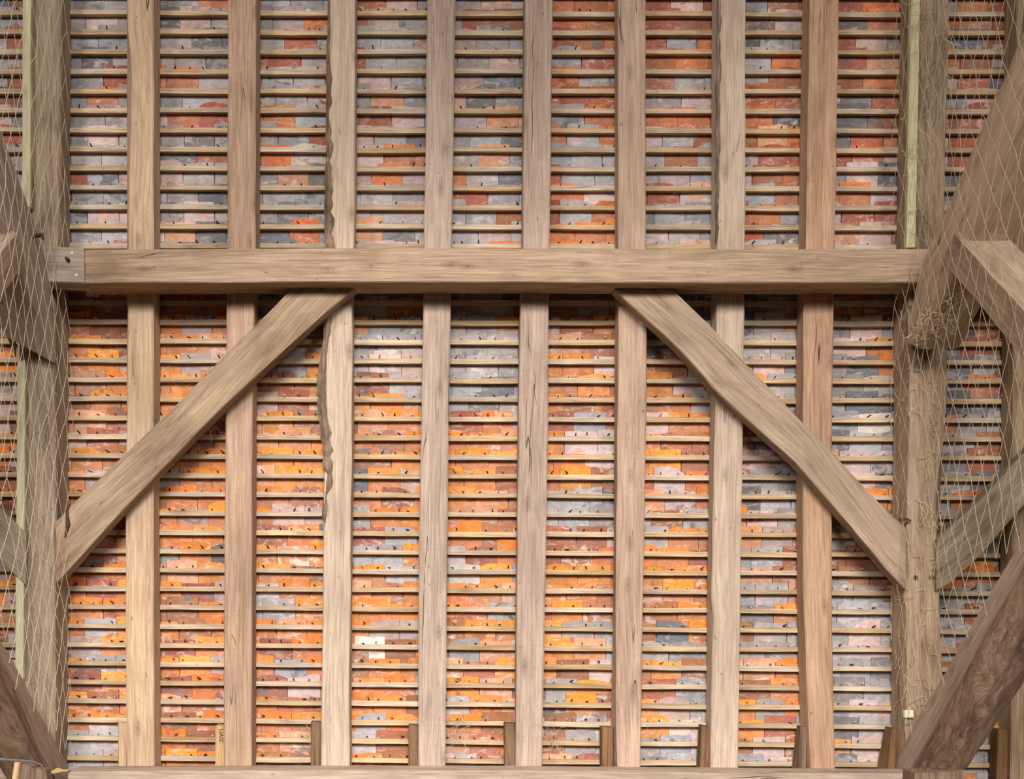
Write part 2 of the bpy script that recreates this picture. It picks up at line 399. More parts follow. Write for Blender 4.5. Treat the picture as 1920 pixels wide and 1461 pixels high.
TILE_SLOPE, TILE_T, TILE_L = 0.125, 0.0105, 0.262
PEGS = [MB() for _ in BAYS]
def make_tile(u0, u1, r, beyond=None):
    uc = (u0 + u1) / 2
    vb = row_v(r, uc); tilt = (row_v(r, uc + 0.1) - row_v(r, uc - 0.1)) / 0.2
    bay, f = bay_of(u0, u1)
    ch = tile_char(bay, r, f)
    head = min(0.056, max(0.010, R.gauss(0.030, 0.011)))
    if r < 14: head = min(0.045, max(0.006, R.gauss(0.020, 0.010)))
    hw = (u1 - u0) / 2
    k = R.random()
    tl = R.uniform(-0.05, 0.05)
    hp = [(-hw, head), (-hw * 0.5, head + R.uniform(-.002, .002)), (0, head + R.uniform(-.002, .002)), (hw * 0.5, head + R.uniform(-.002, .002)), (hw, head)]
    if k < 0.16:      # broken corner
        sgn = R.choice((-1, 1)); c1 = R.uniform(0.2, 0.9); c2 = head * R.uniform(0.5, 1.3)
        hp = [(x, y - (max(0, sgn * x / hw - (1 - c1)) / c1) * c2) for x, y in hp]
    elif k < 0.26:    # rounded
        hp = [(x, y - 0.5 * head * abs(x / hw) ** 3) for x, y in hp]
    elif k < 0.36:    # ragged
        hp = [(x, y - R.uniform(0, 0.6) * head) for x, y in hp]
    else:
        cc = 0.003
        hp = [(-hw, head - cc), (-hw + cc, head)] + hp[1:-1] + [(hw - cc, head), (hw, head - cc)]
    hp = [(x, y + tl * x) for x, y in hp]
    rk = R.uniform(-0.012, 0.012)     # rocked a little on its batten
    out = [(-hw, -(TILE_L - head)), (hw, -(TILE_L - head))] + hp[::-1]
    bw = R.uniform(-0.0015, 0.0)
    def P(x, y, back):
        w = -0.0268 + bw + TILE_SLOPE * y + rk * x - (TILE_T if back else 0)
        return (uc + x, vb + y + tilt * x, w)
    n = len(out); ys = min(-0.012, min(y for x, y in hp) - 0.004)
    verts = [P(x, y, 1) for x, y in out] + [P(x, y, 0) for x, y in out]           # back and rim
    faces = [tuple(range(n - 1, -1, -1))] + [(i + n, i, (i + 1) % n, (i + 1) % n + n) for i in range(n)]
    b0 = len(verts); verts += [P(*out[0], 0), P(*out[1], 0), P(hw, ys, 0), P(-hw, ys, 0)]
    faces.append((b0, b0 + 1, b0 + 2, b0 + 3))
    h0 = len(verts); verts += [P(-hw, ys, 0), P(hw, ys, 0)] + [P(x, y, 0) for x, y in hp[::-1]]
    faces.append(tuple(range(h0, len(verts))))
    sd = (R.uniform(0, 50), R.uniform(0, 50), R.uniform(0, 50))
    gr = [(v[0] - uc + sd[0], v[1] - vb + sd[1], v[2] + sd[2]) for v in verts]
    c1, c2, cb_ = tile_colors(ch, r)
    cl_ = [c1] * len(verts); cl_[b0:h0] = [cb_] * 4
    if beyond is not None:
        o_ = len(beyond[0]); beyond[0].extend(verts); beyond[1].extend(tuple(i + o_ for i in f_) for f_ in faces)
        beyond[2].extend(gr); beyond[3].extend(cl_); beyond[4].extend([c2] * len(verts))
        return
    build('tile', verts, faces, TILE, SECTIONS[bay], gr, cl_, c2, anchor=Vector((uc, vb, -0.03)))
    # pegs through the head, standing over the batten
    low = r >= 15
    for q in (-0.27, 0.27):
        if R.random() < (0.82 if low else 0.5):
            x = q * 2 * hw + R.uniform(-0.02, 0.02)
            base = Vector((uc + x, vb + R.uniform(0.004, 0.009) + tilt * x, -0.030))
            pale = R.random() < (0.22 if uc < 0.9 else 0.72)
            c = rgb(216, 204, 186) if pale else rgb(54, 40, 32)
            L = R.uniform(0.024, 0.042) * (1.0 if low else 0.75)
            tip = base + Vector((R.uniform(-0.014, 0.014), R.uniform(-0.002, 0.012), L))
            PEGS[bay].tube([base, tip], R.uniform(0.0026, 0.0042), 5, c)

U_MIN, U_MAX = U(-75), U(1992)
for r in range(-6, 42):
    u = U_MIN - R.uniform(0, 0.02) - (0.080 if r % 2 else 0.0)
    while u < U_MAX:
        w_ = R.uniform(0.153, 0.168)
        make_tile(u, u + w_, r)
        u += w_ + R.choice((0.0012, 0.002, 0.003, 0.005))
RS = R.getstate()
for sec, ua_, ub_ in ((0, U(-470), U(-78)), (11, U(1996), U(2420))):       # the roof runs on outside the picture
    B = ([], [], [], [], [])
    for r in range(-6, 42):
        u = ua_ - (0.080 if r % 2 else 0.0) - R.uniform(0, 0.02)
        if sec == 11: u = ua_ - 0.03 + (0.080 if r % 2 else 0.0)
        while (u + 0.163 < ub_ + 0.05) if sec == 0 else (u < ub_):
            make_tile(u, u + 0.161, r, B); u += 0.163
    o = build('tile', B[0], B[1], TILE, SECTIONS[sec], B[2], B[3], B[4]); o['kind'] = 'stuff'
    mb = MB()
    for r in range(-6, 41):
        e0, e1 = (ua_, U(-75)) if sec == 0 else (U(1998), ub_)
        v_ = row_v(r, (e0 + e1) / 2); mb.box((e0, v_ - 0.024, -0.025), (e1, v_, -0.0003))
    mb.g = [(g[1] , g[0], g[2]) for g in mb.g]
    o = mb.build('batten', PINE, SECTIONS[sec]); o['kind'] = 'stuff'
R.setstate(RS)
for i, pm in enumerate(PEGS):
    if pm.v:
        o = pm.build('peg', PEG, SECTIONS[i]); tagging(o, 'small oak pegs and nails holding the tiles', kind='stuff')

# battens, one piece per strip, joined over the rafters
CUT = [-75, 88, 268, 456, 638, 822, 1005, 1184, 1366, 1536, 1738, 1920, 1998]
for i in range(12):
    ua, ub = U(CUT[i]), U(CUT[i + 1])
    for r in range(-6, 41):
        n = 6; verts = []; gr = []; faces = []
        hb = R.uniform(0.0225, 0.0265); sag = R.uniform(-0.0015, 0.0025); ph = R.uniform(0, 60)
        e1, e2 = R.uniform(-0.0018, 0.0018), R.uniform(-0.0018, 0.0018)
        for k in range(n + 1):
            f = k / n; u = ua + 0.0008 + (ub - ua - 0.0016) * f
            vt = row_v(r, u) - sag * 4 * f * (1 - f) + e1 * (1 - f) + e2 * f
            j = [R.uniform(-0.0008, 0.0008) for _ in range(4)]
            verts += [(u, vt + j[0], -0.0003), (u, vt - hb + j[1], -0.0003), (u, vt - hb + j[2], -0.0250), (u, vt + j[3], -0.0250)]
            gr += [(0.0 + ph, u + ph, 0.0), (hb + ph, u + ph, 0.0), (hb + ph, u + ph, 0.025), (ph, u + ph, 0.025)]
        for k in range(n):
            b = 4 * k
            faces += [(b + q, b + (q + 1) % 4, b + 4 + (q + 1) % 4, b + 4 + q) for q in range(4)]
        faces += [(3, 2, 1, 0), (4 * n, 4 * n + 1, 4 * n + 2, 4 * n + 3)]
        build('batten', verts, faces, PINE, SECTIONS[i], gr)

# ------------------------------------------------------------------ timbers
def timber(name, left, right, w1, w0, mat, parent=None, n=24, bev=0.006, rough=0.0015, bl=None, br=None, seed=None, wany=None):
    """a timber whose room-side face has the two edges LEFT and RIGHT (pixels at depth w1, or (px, py, w)), going back to depth w0.
    bl / br: where the back edges show, in pixels at depth w0; wany: extra wear of the (left, right) arris as a function of t"""
    sd = R.uniform(0, 100) if seed is None else seed
    verts = []; gr = []; along = 0.0; prev = None
    for i in range(n + 1):
        t = i / n
        l = polyline_at(left, t); r = polyline_at(right, t)
        ww = w1 if not callable(w1) else w1(t)
        Lf = W(l[0], l[1], ww); Rf = W(r[0], r[1], ww)
        Lb = Vector((Lf.x, Lf.y, w0)); Rb = Vector((Rf.x, Rf.y, w0))
        if bl: q = polyline_at(bl, t); Lb = W(q[0], q[1], w0)
        if br: q = polyline_at(br, t); Rb = W(q[0], q[1], w0)
        mid = (Lf + Rf) / 2
        if prev is not None: along += (mid - prev).length
        prev = mid
        bL = bev + (wany[0](t) if wany else 0); bR = bev + (wany[1](t) if wany else 0)
        e = (Rf - Lf).normalized()
        dl = (Lb - Lf).normalized(); dr = (Rb - Rf).normalized()
        ring = [Lb, Lf + dl * bL, Lf + e * bL]
        for k in (0.3, 0.5, 0.7): ring.append(Lf.lerp(Rf, k))
        ring += [Rf - e * bR, Rf + dr * bR, Rb]
        for k, p in enumerate(ring):
            h = noise.noise_vector(Vector((k * 3.1 + sd, along * 3.0, sd * 1.7))) * rough * 1.6 + noise.noise_vector(Vector((k * 5.3 + sd, along * 14.0, 3.3))) * rough * 0.7
            ring[k] = p + (Vector((h.x, h.y * 0.2, h.z * 0.6)) if 0 < k < len(ring) - 1 else Vector((h.x * 0.6, 0, 0)))
        wd_ = (Rf - Lf).length; dp = ww - w0
        acc = [(-dp, 0), (-bL, 0), (bL, 0), (wd_ * .3, 0), (wd_ * .5, 0), (wd_ * .7, 0), (wd_ - bR, 0), (wd_ + bR, 0), (wd_ + dp, 0)]
        verts += ring
        gr += [(a[0] + sd, along + sd, sd) for a in acc]
    m = 9; faces = []
    for i in range(n):
        for k in range(m):
            a, b = i * m + k, i * m + (k + 1) % m
            faces.append((a, a + m, b + m, b))
    faces += [tuple(range(m)), tuple(n * m + k for k in range(m))[::-1]]
    return build(name, verts, faces, mat, parent, gr)

RD = 0.12
def rafter(label, L, Rr, mat, **kw):
    o = timber('rafter', L, Rr, RD, 0.0005, mat, n=44, **kw)
    return tagging(o, label, 'rafter', 'common rafters of the middle bay')
zero = lambda t: 0.0
Rf = []
Rf.append(rafter('first common rafter from the left, pale with a wany left edge above the purlin',
    [(237, -210), (240, 60), (246, 120), (245, 300), (241, 400), (240, 470), (240, 560), (238, 800), (236, 980), (236, 1200), (238, 1462)],
    [(288, -210), (288, 470), (288, 560), (288, 800), (287, 980), (288, 1200), (290, 1462)], OAK_PALE,
    bl=[(238, -208), (238, 470), (238, 980), (240, 1458)], rough=0.002))
Rf.append(rafter('second common rafter from the left, plain sawn face crossed by the brace',
    [(428, -210), (426, 470), (425, 560), (423, 800), (420, 1120), (419, 1462)],
    [(481, -210), (479, 470), (477, 560), (473, 800), (472, 1120), (472, 1462)], OAK))
r3 = rafter('third common rafter from the left with flaking bark along its left edge',
    [(618, -210), (617, 60), (613, 350), (612, 470), (610, 560), (610, 700), (612, 800), (608, 900), (605, 1120), (602, 1462)],
    [(667, -210), (665, 350), (663, 470), (660, 560), (660, 800), (656, 1120), (655, 1462)], OAK_PALE, rough=0.0025)
Rf.append(r3)
Rf.append(rafter('fourth common rafter from the left, plain with a long split below the purlin',
    [(803, -210), (797, 350), (794, 470), (793.5, 560), (790, 780), (784, 1120), (784, 1462)],
    [(857, -210), (849, 350), (846, 470), (845.5, 560), (841, 780), (838, 1120), (835, 1462)], OAK))
Rf.append(rafter('fifth common rafter from the left with a winding drying crack down its face',
    [(986, -210), (981, 320), (980, 470), (976, 560), (973, 790), (969, 1120), (967, 1462)],
    [(1040, -210), (1033, 320), (1030, 470), (1029, 560), (1028, 790), (1022, 1120), (1016, 1462)], OAK))
Rf.append(rafter('sixth common rafter from the left, its foot twisted to show the left side',
    [(1157, -210), (1159, 320), (1160, 470), (1160, 620), (1158, 800), (1155, 1120), (1155, 1330), (1160, 1462)],
    [(1211, -210), (1211, 320), (1212, 470), (1213, 620), (1212, 800), (1206, 1120), (1203, 1330), (1200, 1462)], OAK,
    bl=[(1152, -208), (1153, 620), (1150, 1120), (1146, 1330), (1143, 1458)]))
Rf.append(rafter('seventh common rafter from the left with bark on its left arris',
    [(1352, -210), (1349, 200), (1348, 330), (1345, 470), (1343, 560), (1341, 800), (1334, 1120), (1338, 1160), (1334, 1300), (1332, 1462)],
    [(1399, -210), (1398, 320), (1397, 470), (1396, 560), (1393, 800), (1389, 1120), (1387, 1300), (1384, 1462)], OAK_PALE, rough=0.003,
    bl=[(1335, -208), (1334, 320), (1332, 560), (1331, 800), (1326, 1120), (1323, 1458)], wany=(lambda t: 0.010 * (t < .35), zero)))
Rf.append(rafter('eighth common rafter from the left, leaning so that its dark left side shows',
    [(1521, -210), (1514, 320), (1512, 470), (1507, 560), (1506, 800), (1507, 1120), (1512, 1250), (1522, 1462)],
    [(1576, -210), (1569, 320), (1566, 470), (1564, 560), (1561, 800), (1560, 1120), (1562, 1250), (1567, 1462)], OAK,
    bl=[(1508, -208), (1499, 320), (1497, 470), (1494, 560), (1492, 800), (1494, 1120), (1497, 1250), (1503, 1458)]))
r9 = timber('rafter', [(1908, -210), (1901, 500), (1899, 900), (1895, 1462)], [(1964, -210), (1958, 500), (1955, 900), (1950, 1462)], RD, 0.0005, OAK_OLD, n=30)
tagging(r9, 'dark rafter at the right edge of the picture, behind netting', 'rafter')

for x_, lb_ in ((2082, 'first rafter of the right-hand bay past the frame edge'), (2264, 'second rafter of the right-hand bay past the frame edge'), (-150, 'first rafter of the left-hand bay past the frame edge'), (-332, 'second rafter of the left-hand bay past the frame edge')):
    o = timber('rafter', [(x_, -210), (x_ - 8, 1462)], [(x_ + 54, -210), (x_ + 46, 1462)], RD, 0.0005, OAK, n=30)
    tagging(o, lb_, 'rafter')

def bark(parent, pts, ws, wid, n=36):
    """a ragged strip of bark lying on the arris of a rafter"""
    mb = MB(); vv = []; ff = []; gr = []
    for i in range(n + 1):
        t = i / n; p = polyline_at(pts, t); h = polyline_at(wid, t)
        a = R.uniform(-2, 2); wj = ws + R.uniform(-0.006, 0.006)
        x0, x1 = p[0] - h[0] + a, p[0] + h[1] + R.uniform(-2, 2)
        c = [W(x0, p[1], wj - 0.055), W(x0 - 1, p[1], wj - 0.010), W(x0 + (x1 - x0) * .35, p[1], wj + 0.008 + R.uniform(-.004, .006)),
             W(x0 + (x1 - x0) * .7, p[1], wj + 0.004 + R.uniform(-.004, .004)), W(x1, p[1], wj - 0.004)]
        vv += c; gr += [(v.x * 1.0 + 7, v.y + 3, v.z) for v in c]
    for i in range(n):
        for k in range(4):
            ff.append((i*5+k, i*5+5+k, i*5+6+k, i*5+k+1))
        ff.append((i*5+4, i*5+9, i*5+5, i*5))
    ff += [tuple(range(5)), tuple(n*5+k for k in range(5))[::-1]]
    return build('bark_strip', vv, ff, BARK, parent, gr, smooth=False)
bark(r3, [(614, -30), (613, 200), (612, 380), (614, 466)], RD, [(0, 4), (0, 4), (0, 6), (3, 16)])
tagging(bark(r3, [(611, 590), (608, 640), (604, 700), (606, 790), (613, 900), (606, 990)], RD, [(1, 14), (1, 8), (10, 7), (4, 18), (4, 8), (0, 3)]), 'grey flaking bark strip')
bark(Rf[6], [(1350, -30), (1348, 180), (1347, 330), (1345, 455)], RD - 0.004, [(4, 3), (5, 3), (6, 3), (4, 2)])

def crack(parent, pts, w, r=0.0021, label=None):
    mb = MB(); P = [W(x, y, w) for x, y in pts]; q = []
    for a, b in zip(P, P[1:]):
        for k in range(4): q.append(a.lerp(b, k / 4) + Vector((R.uniform(-.0018, .0018), 0, 0)))
    q.append(P[-1]); n = len(q)
    mb.tube([v + Vector((0, 0, -r * 0.55)) for v in q], [r * (0.35 + 0.65 * math.sin(math.pi * (i + .3) / n)) * R.uniform(.6, 1.2) for i in range(n)], 5)
    return mb.build('drying_crack', INK, parent)
for i_, pts_ in ((4, [(1006, -5), (1006, 33), (998, 88), (1000.6, 131), (997, 197), (999.5, 252), (993, 320), (990, 372)]),
                 (4, [(991, 555), (991, 644), (1004, 708), (996, 790), (991, 896), (989, 943), (992, 1059)]), (4, [(1004, 708), (1001, 730), (1006, 760)]),
                 (3, [(806, 881), (802.6, 943), (802.6, 996), (796.6, 1068), (794, 1140), (792, 1226), (792, 1351), (799, 1372), (812, 1396)]), (3, [(810.5, -5), (813, 60), (813, 130)]),
                 (3, [(800, 1002), (803, 1022), (801, 1040)]), (7, [(1539, 8), (1537, 60), (1535, 103)]), (5, [(1192, -5), (1193, 27)]), (0, [(279, 655), (283, 680), (284, 705)]),
                 (6, [(1366, 300), (1373, 250)]), (6, [(1380, 287), (1388, 250)]), (1, [(432, 1185), (440, 1200), (446, 1222)])):
    crack(Rf[i_], pts_, RD)

# principal rafters: thinner above the purlin
pl = empty('principal_rafter', W(80, 1440, 0.09))
tagging(pl, 'left principal rafter, broad weathered oak beside the left netting', 'rafter', 'principal rafters of the two trusses')
timber('upper_length', [(58, -210), (58, 250), (59, 470), (54, 520)], [(113, -210), (115, 120), (113, 250), (113, 470), (112, 520)], 0.133, 0.0005, OAK_OLD, pl, n=30, rough=0.004, bev=0.010)
timber('lower_length', [(54, 500), (50, 640), (47, 900), (45, 1200), (43, 1462)], [(104, 500), (104, 640), (104, 900), (104.5, 1100), (102, 1462)], 0.18, 0.0005, OAK_OLD, pl, n=36, rough=0.003, bev=0.008)
pr = empty('principal_rafter', W(1735, 1440, 0.09))
tagging(pr, 'right principal rafter, pale and wany-edged below the purlin', 'rafter', 'principal rafters of the two trusses')
timber('upper_length', [(1711, -210), (1699, 470), (1698, 520)], [(1783, -210), (1776, 200), (1771, 400), (1770, 520)], 0.125, 0.0005, OAK_OLD, pr, n=30, rough=0.003)
timber('lower_length', [(1704, 500), (1704, 780), (1700, 1000), (1699.5, 1200), (1699, 1462)],
       [(1777, 500), (1776, 640), (1775, 740), (1764, 840), (1755, 930), (1756, 1010), (1758, 1100), (1766, 1240), (1766, 1462)], 0.185, 0.0005, OAK_BEAM, pr, n=44, rough=0.003,
       br=[(1762, 505), (1766, 640), (1768, 760), (1764, 900), (1760, 1000), (1762, 1100), (1764, 1240), (1764, 1455)])

# purlin with the separate scarfed end at its left
pu = timber('purlin', [(1745, 466.5), (1400, 467), (1000, 465), (600, 465), (300, 467), (159.5, 468)], [(1745, 530), (1400, 530.5), (1000, 529), (600, 529), (300, 530), (159.5, 531)],
            0.31, 0.121, OAK_BEAM, n=60, rough=0.003, bev=0.005)
tagging(pu, 'long horizontal oak purlin crossing in front of all the rafters', 'beam')
pb = empty('purlin_end', W(120, 500, 0.22))
tagging(pb, 'short scarfed purlin end with a rusty bolt, on the left principal rafter', 'beam')
timber('block', [(157, 464.5), (120, 463), (82, 462)], [(159, 531.5), (120, 530), (86, 528.5)], 0.32, 0.19, OAK_BEAM, pb, n=8, rough=0.002)
mb = MB(); p = W(127, 486, 0.318); mb.tube([p + Vector((-.012, .010, -.01)), p + Vector((0, 0, .012)), p + Vector((.012, -.012, .016))], 0.0075, 6)
mb.build('bolt', IRON, pb)
for (x, y, s) in ((135, 474, 0.008), (143, 516, 0.008)):
    mb = MB(); q = W(x, y, 0.3195)
    mb.add([q + Vector((math.cos(a) * s * (1 + .3 * math.sin(3 * a)), math.sin(a) * s, 0.0)) for a in [k * .7 for k in range(9)]] + [q + Vector((0, 0, 0.002))], [(k, (k + 1) % 9, 9) for k in range(9)])
    mb.build('lime_fleck', CREAM, pb)
# purlins of the neighbouring bays
o = timber('purlin', [(2420, 471), (1778, 469)], [(2420, 534), (1778, 531)], 0.31, 0.121, OAK_OLD, n=12)
tagging(o, 'purlin running on into the bay at the right, behind post and netting', 'beam')
o = timber('purlin', [(58, 468), (-470, 466)], [(58, 531), (-470, 529)], 0.31, 0.121, OAK_OLD, n=10)
tagging(o, 'purlin running on into the bay at the left, behind the left collar', 'beam')

# wind braces
def brace(L, Rr, label, mat=OAK_BRACE, n=30):
    o = timber('wind_brace', L, Rr, 0.212, 0.121, mat, n=n, rough=0.003, bev=0.005)
    return tagging(o, label, 'brace', 'diagonal wind braces under the purlin')
b1 = brace([(548, 540), (479.6, 609), (440, 648.6), (266, 822), (154, 927), (105.5, 978)], [(667, 540), (613, 584), (440, 744), (379, 803), (240, 946), (105.5, 1095)],
      'left diagonal wind brace, rising from the left principal rafter to the purlin')
b2 = brace([(1152, 543), (1273, 654), (1340, 731), (1494, 870), (1540, 924), (1660, 1065), (1698, 1105)], [(1262.7, 543), (1333, 611), (1429, 714), (1561, 848), (1600, 892), (1671.5, 966), (1698, 989)],
      'right diagonal wind brace, falling from the purlin to the right principal rafter')
b3 = brace([(1757, 1012), (1840, 935), (1920, 851), (2222, 541)], [(1757, 1108), (1775, 1100), (1840, 1040), (1920, 947), (2330, 541)],
      'dark wind brace in the right-hand bay, rising behind the netting', OAK_OLD)
b4 = brace([(-410, 541), (-70, 880), (-20, 935), (49, 1000)], [(-525, 541), (-70, 985), (-20, 1035), (49, 1098)], 'wind brace in the left-hand bay, only its foot in view', OAK_OLD, 10)
# knot scar on the left brace
mb = MB(); mb.tube([W(122, 1008, .2125), W(128, 985, .2135), W(126, 960, .2130), W(133, 940, .212)], [0.004, 0.012, 0.007, 0.003], 6)
tagging(mb.build('resin_scar', IRON, b1), 'dark reddish scar near the foot')

# wall plate at the eaves
wp = timber('wall_plate', [(1745, 1452), (1400, 1449.5), (1000, 1446), (500, 1445.5), (128, 1446.5)], [(1745, 1530), (1400, 1527), (1000, 1524), (500, 1523), (128, 1524)], 0.30, 0.121, OAK_BEAM, n=40, rough=0.003)
tagging(wp, 'horizontal oak wall plate along the bottom edge under the rafter feet', 'beam')

# short blocks beside the rafter feet
STUBS = [(221, 238, 1356, 'pale'), (403.5, 419.5, 1361, 'pale'), (582, 602, 1354, 'dark'), (765, 785, 1360, 'dark'), (946, 966, 1356, 'dark'), (1128, 1150, 1364, 'dark'),
         (1315, 1332, 1362, 'dark'), (1501, 1515, 1363, 'dark'), (1672, 1686.5, 1366, 'dark')]
LEAN = {1315: (1, (1310, 1303)), 1501: (3, (1494, 1483)), 1672: (8, (1659.5, 1641))}     # the last three lean to the left
SLAB = ['pale upright block beside the foot of the first common rafter', 'pale stamped block with vertical lettering beside the second rafter foot',
        'cobwebbed brown block beside the foot of the third common rafter', 'brown block beside the foot of the fourth common rafter',
        'brown block beside the foot of the fifth common rafter', 'rough brown block beside the foot of the sixth common rafter',
        'dark brown block beside the foot of the seventh common rafter', 'split dark brown block beside the foot of the eighth common rafter',
        'leaning brown block between the last tiles and the right truss foot']
PALE_STUB = wood('pine_stub', rgb(222, 184, 130), rgb(176, 130, 86), rgb(140, 100, 66), var=0.05, blotch=0.4)
stubs = []
for (x0, x1, y, k), lb in zip(STUBS, SLAB):
    lean, bk = LEAN.get(x0, (0, None))
    o = timber('rafter_block', [(x0, y), (x0 - lean, 1462)], [(x1, y + 1), (x1 - lean, 1462)], 0.085, 0.001, PALE_STUB if k == 'pale' else STUB, n=10, rough=0.003,
               bl=[(bk[0], y - 4), (bk[1], 1458)] if bk else None)
    tagging(o, lb, 'block', 'short blocks beside the rafter feet'); stubs.append(o)
# the vertical lettering stamped on the second block
fc = bpy.data.curves.new('lettering', 'FONT'); fc.body = 'UASE'; fc.size = 0.030; fc.extrude = 0.0004; fc.align_x = 'CENTER'; fc.align_y = 'CENTER'
tmp = bpy.data.objects.new('tmp', fc); COL.objects.link(tmp)
fm = bpy.data.meshes.new_from_object(tmp.evaluated_get(bpy.context.evaluated_depsgraph_get()))
bpy.data.objects.remove(tmp); fm.materials.clear(); fm.materials.append(INK)
fo = bpy.data.objects.new('lettering', fm); COL.objects.link(fo)
a_ = W(414.0, 1380, 0.0868)
fo.parent = stubs[1]; fo.matrix_local = Matrix.Translation(a_ - Vector(stubs[1]['_a'])) @ Matrix.Rotation(-math.pi / 2, 4, 'Z')
tagging(fo, 'dark stamped lettering')
o = timber('rafter_block', [(1872, 1368), (1870, 1462)], [(1894, 1369), (1892, 1462)], 0.085, 0.001, STUB, n=8)
tagging(o, 'dim block beside the rafter foot at the right edge', 'block', 'short blocks beside the rafter feet')

# ------------------------------------------------------------------ the two trusses (horizontal and vertical timbers)
H = Vector((0, C_, S_)); Z = Vector((0, S_, -C_)); UX = Vector((1, 0, 0))     # level inwards, up, along - in roof coordinates
def at(u, h, z): return UX * u + H * h + Z * z
def loft(name, rings, mat, parent, smooth=False, gscale=None):
    m = len(rings[0]); verts = []; gr = []; along = 0; prev = None; sd = R.uniform(0, 99)
    for ring in rings:
        c = sum(ring, Vector()) / m
        if prev is not None: along += (c - prev).length
        prev = c; acc = 0
        for k, p in enumerate(ring):
            verts.append(p); gr.append((acc + sd, along + sd, sd)); acc += (ring[(k + 1) % m] - p).length
    faces = []
    for i in range(len(rings) - 1):
        for k in range(m): faces.append((i*m+k, i*m+(k+1) % m, (i+1)*m+(k+1) % m, (i+1)*m+k))
    faces += [tuple(range(m))[::-1], tuple((len(rings)-1)*m+k for k in range(m))]
    return build(name, verts, faces, mat, parent, gr, smooth=smooth)
def rect_ring(u0, u1, f, s, lo, hi, bev, sd, rough):
    """ring of a timber in the truss; f(u, q): q is the position across"""
    pts = [(u0 + bev, lo), (u1 - bev, lo), (u1, lo + bev), (u1, hi - bev), (u1 - bev, hi), (u0 + bev, hi), (u0, hi - bev), (u0, (hi + lo) / 2), (u0, lo + bev)]
    out = []
    for k, (u, q) in enumerate(pts):
        n_ = noise.noise_vector(Vector((k * 2.7 + sd, s * 3.0, sd))) * rough
        out.append(f(u + n_.x, q + n_.y))
    return out

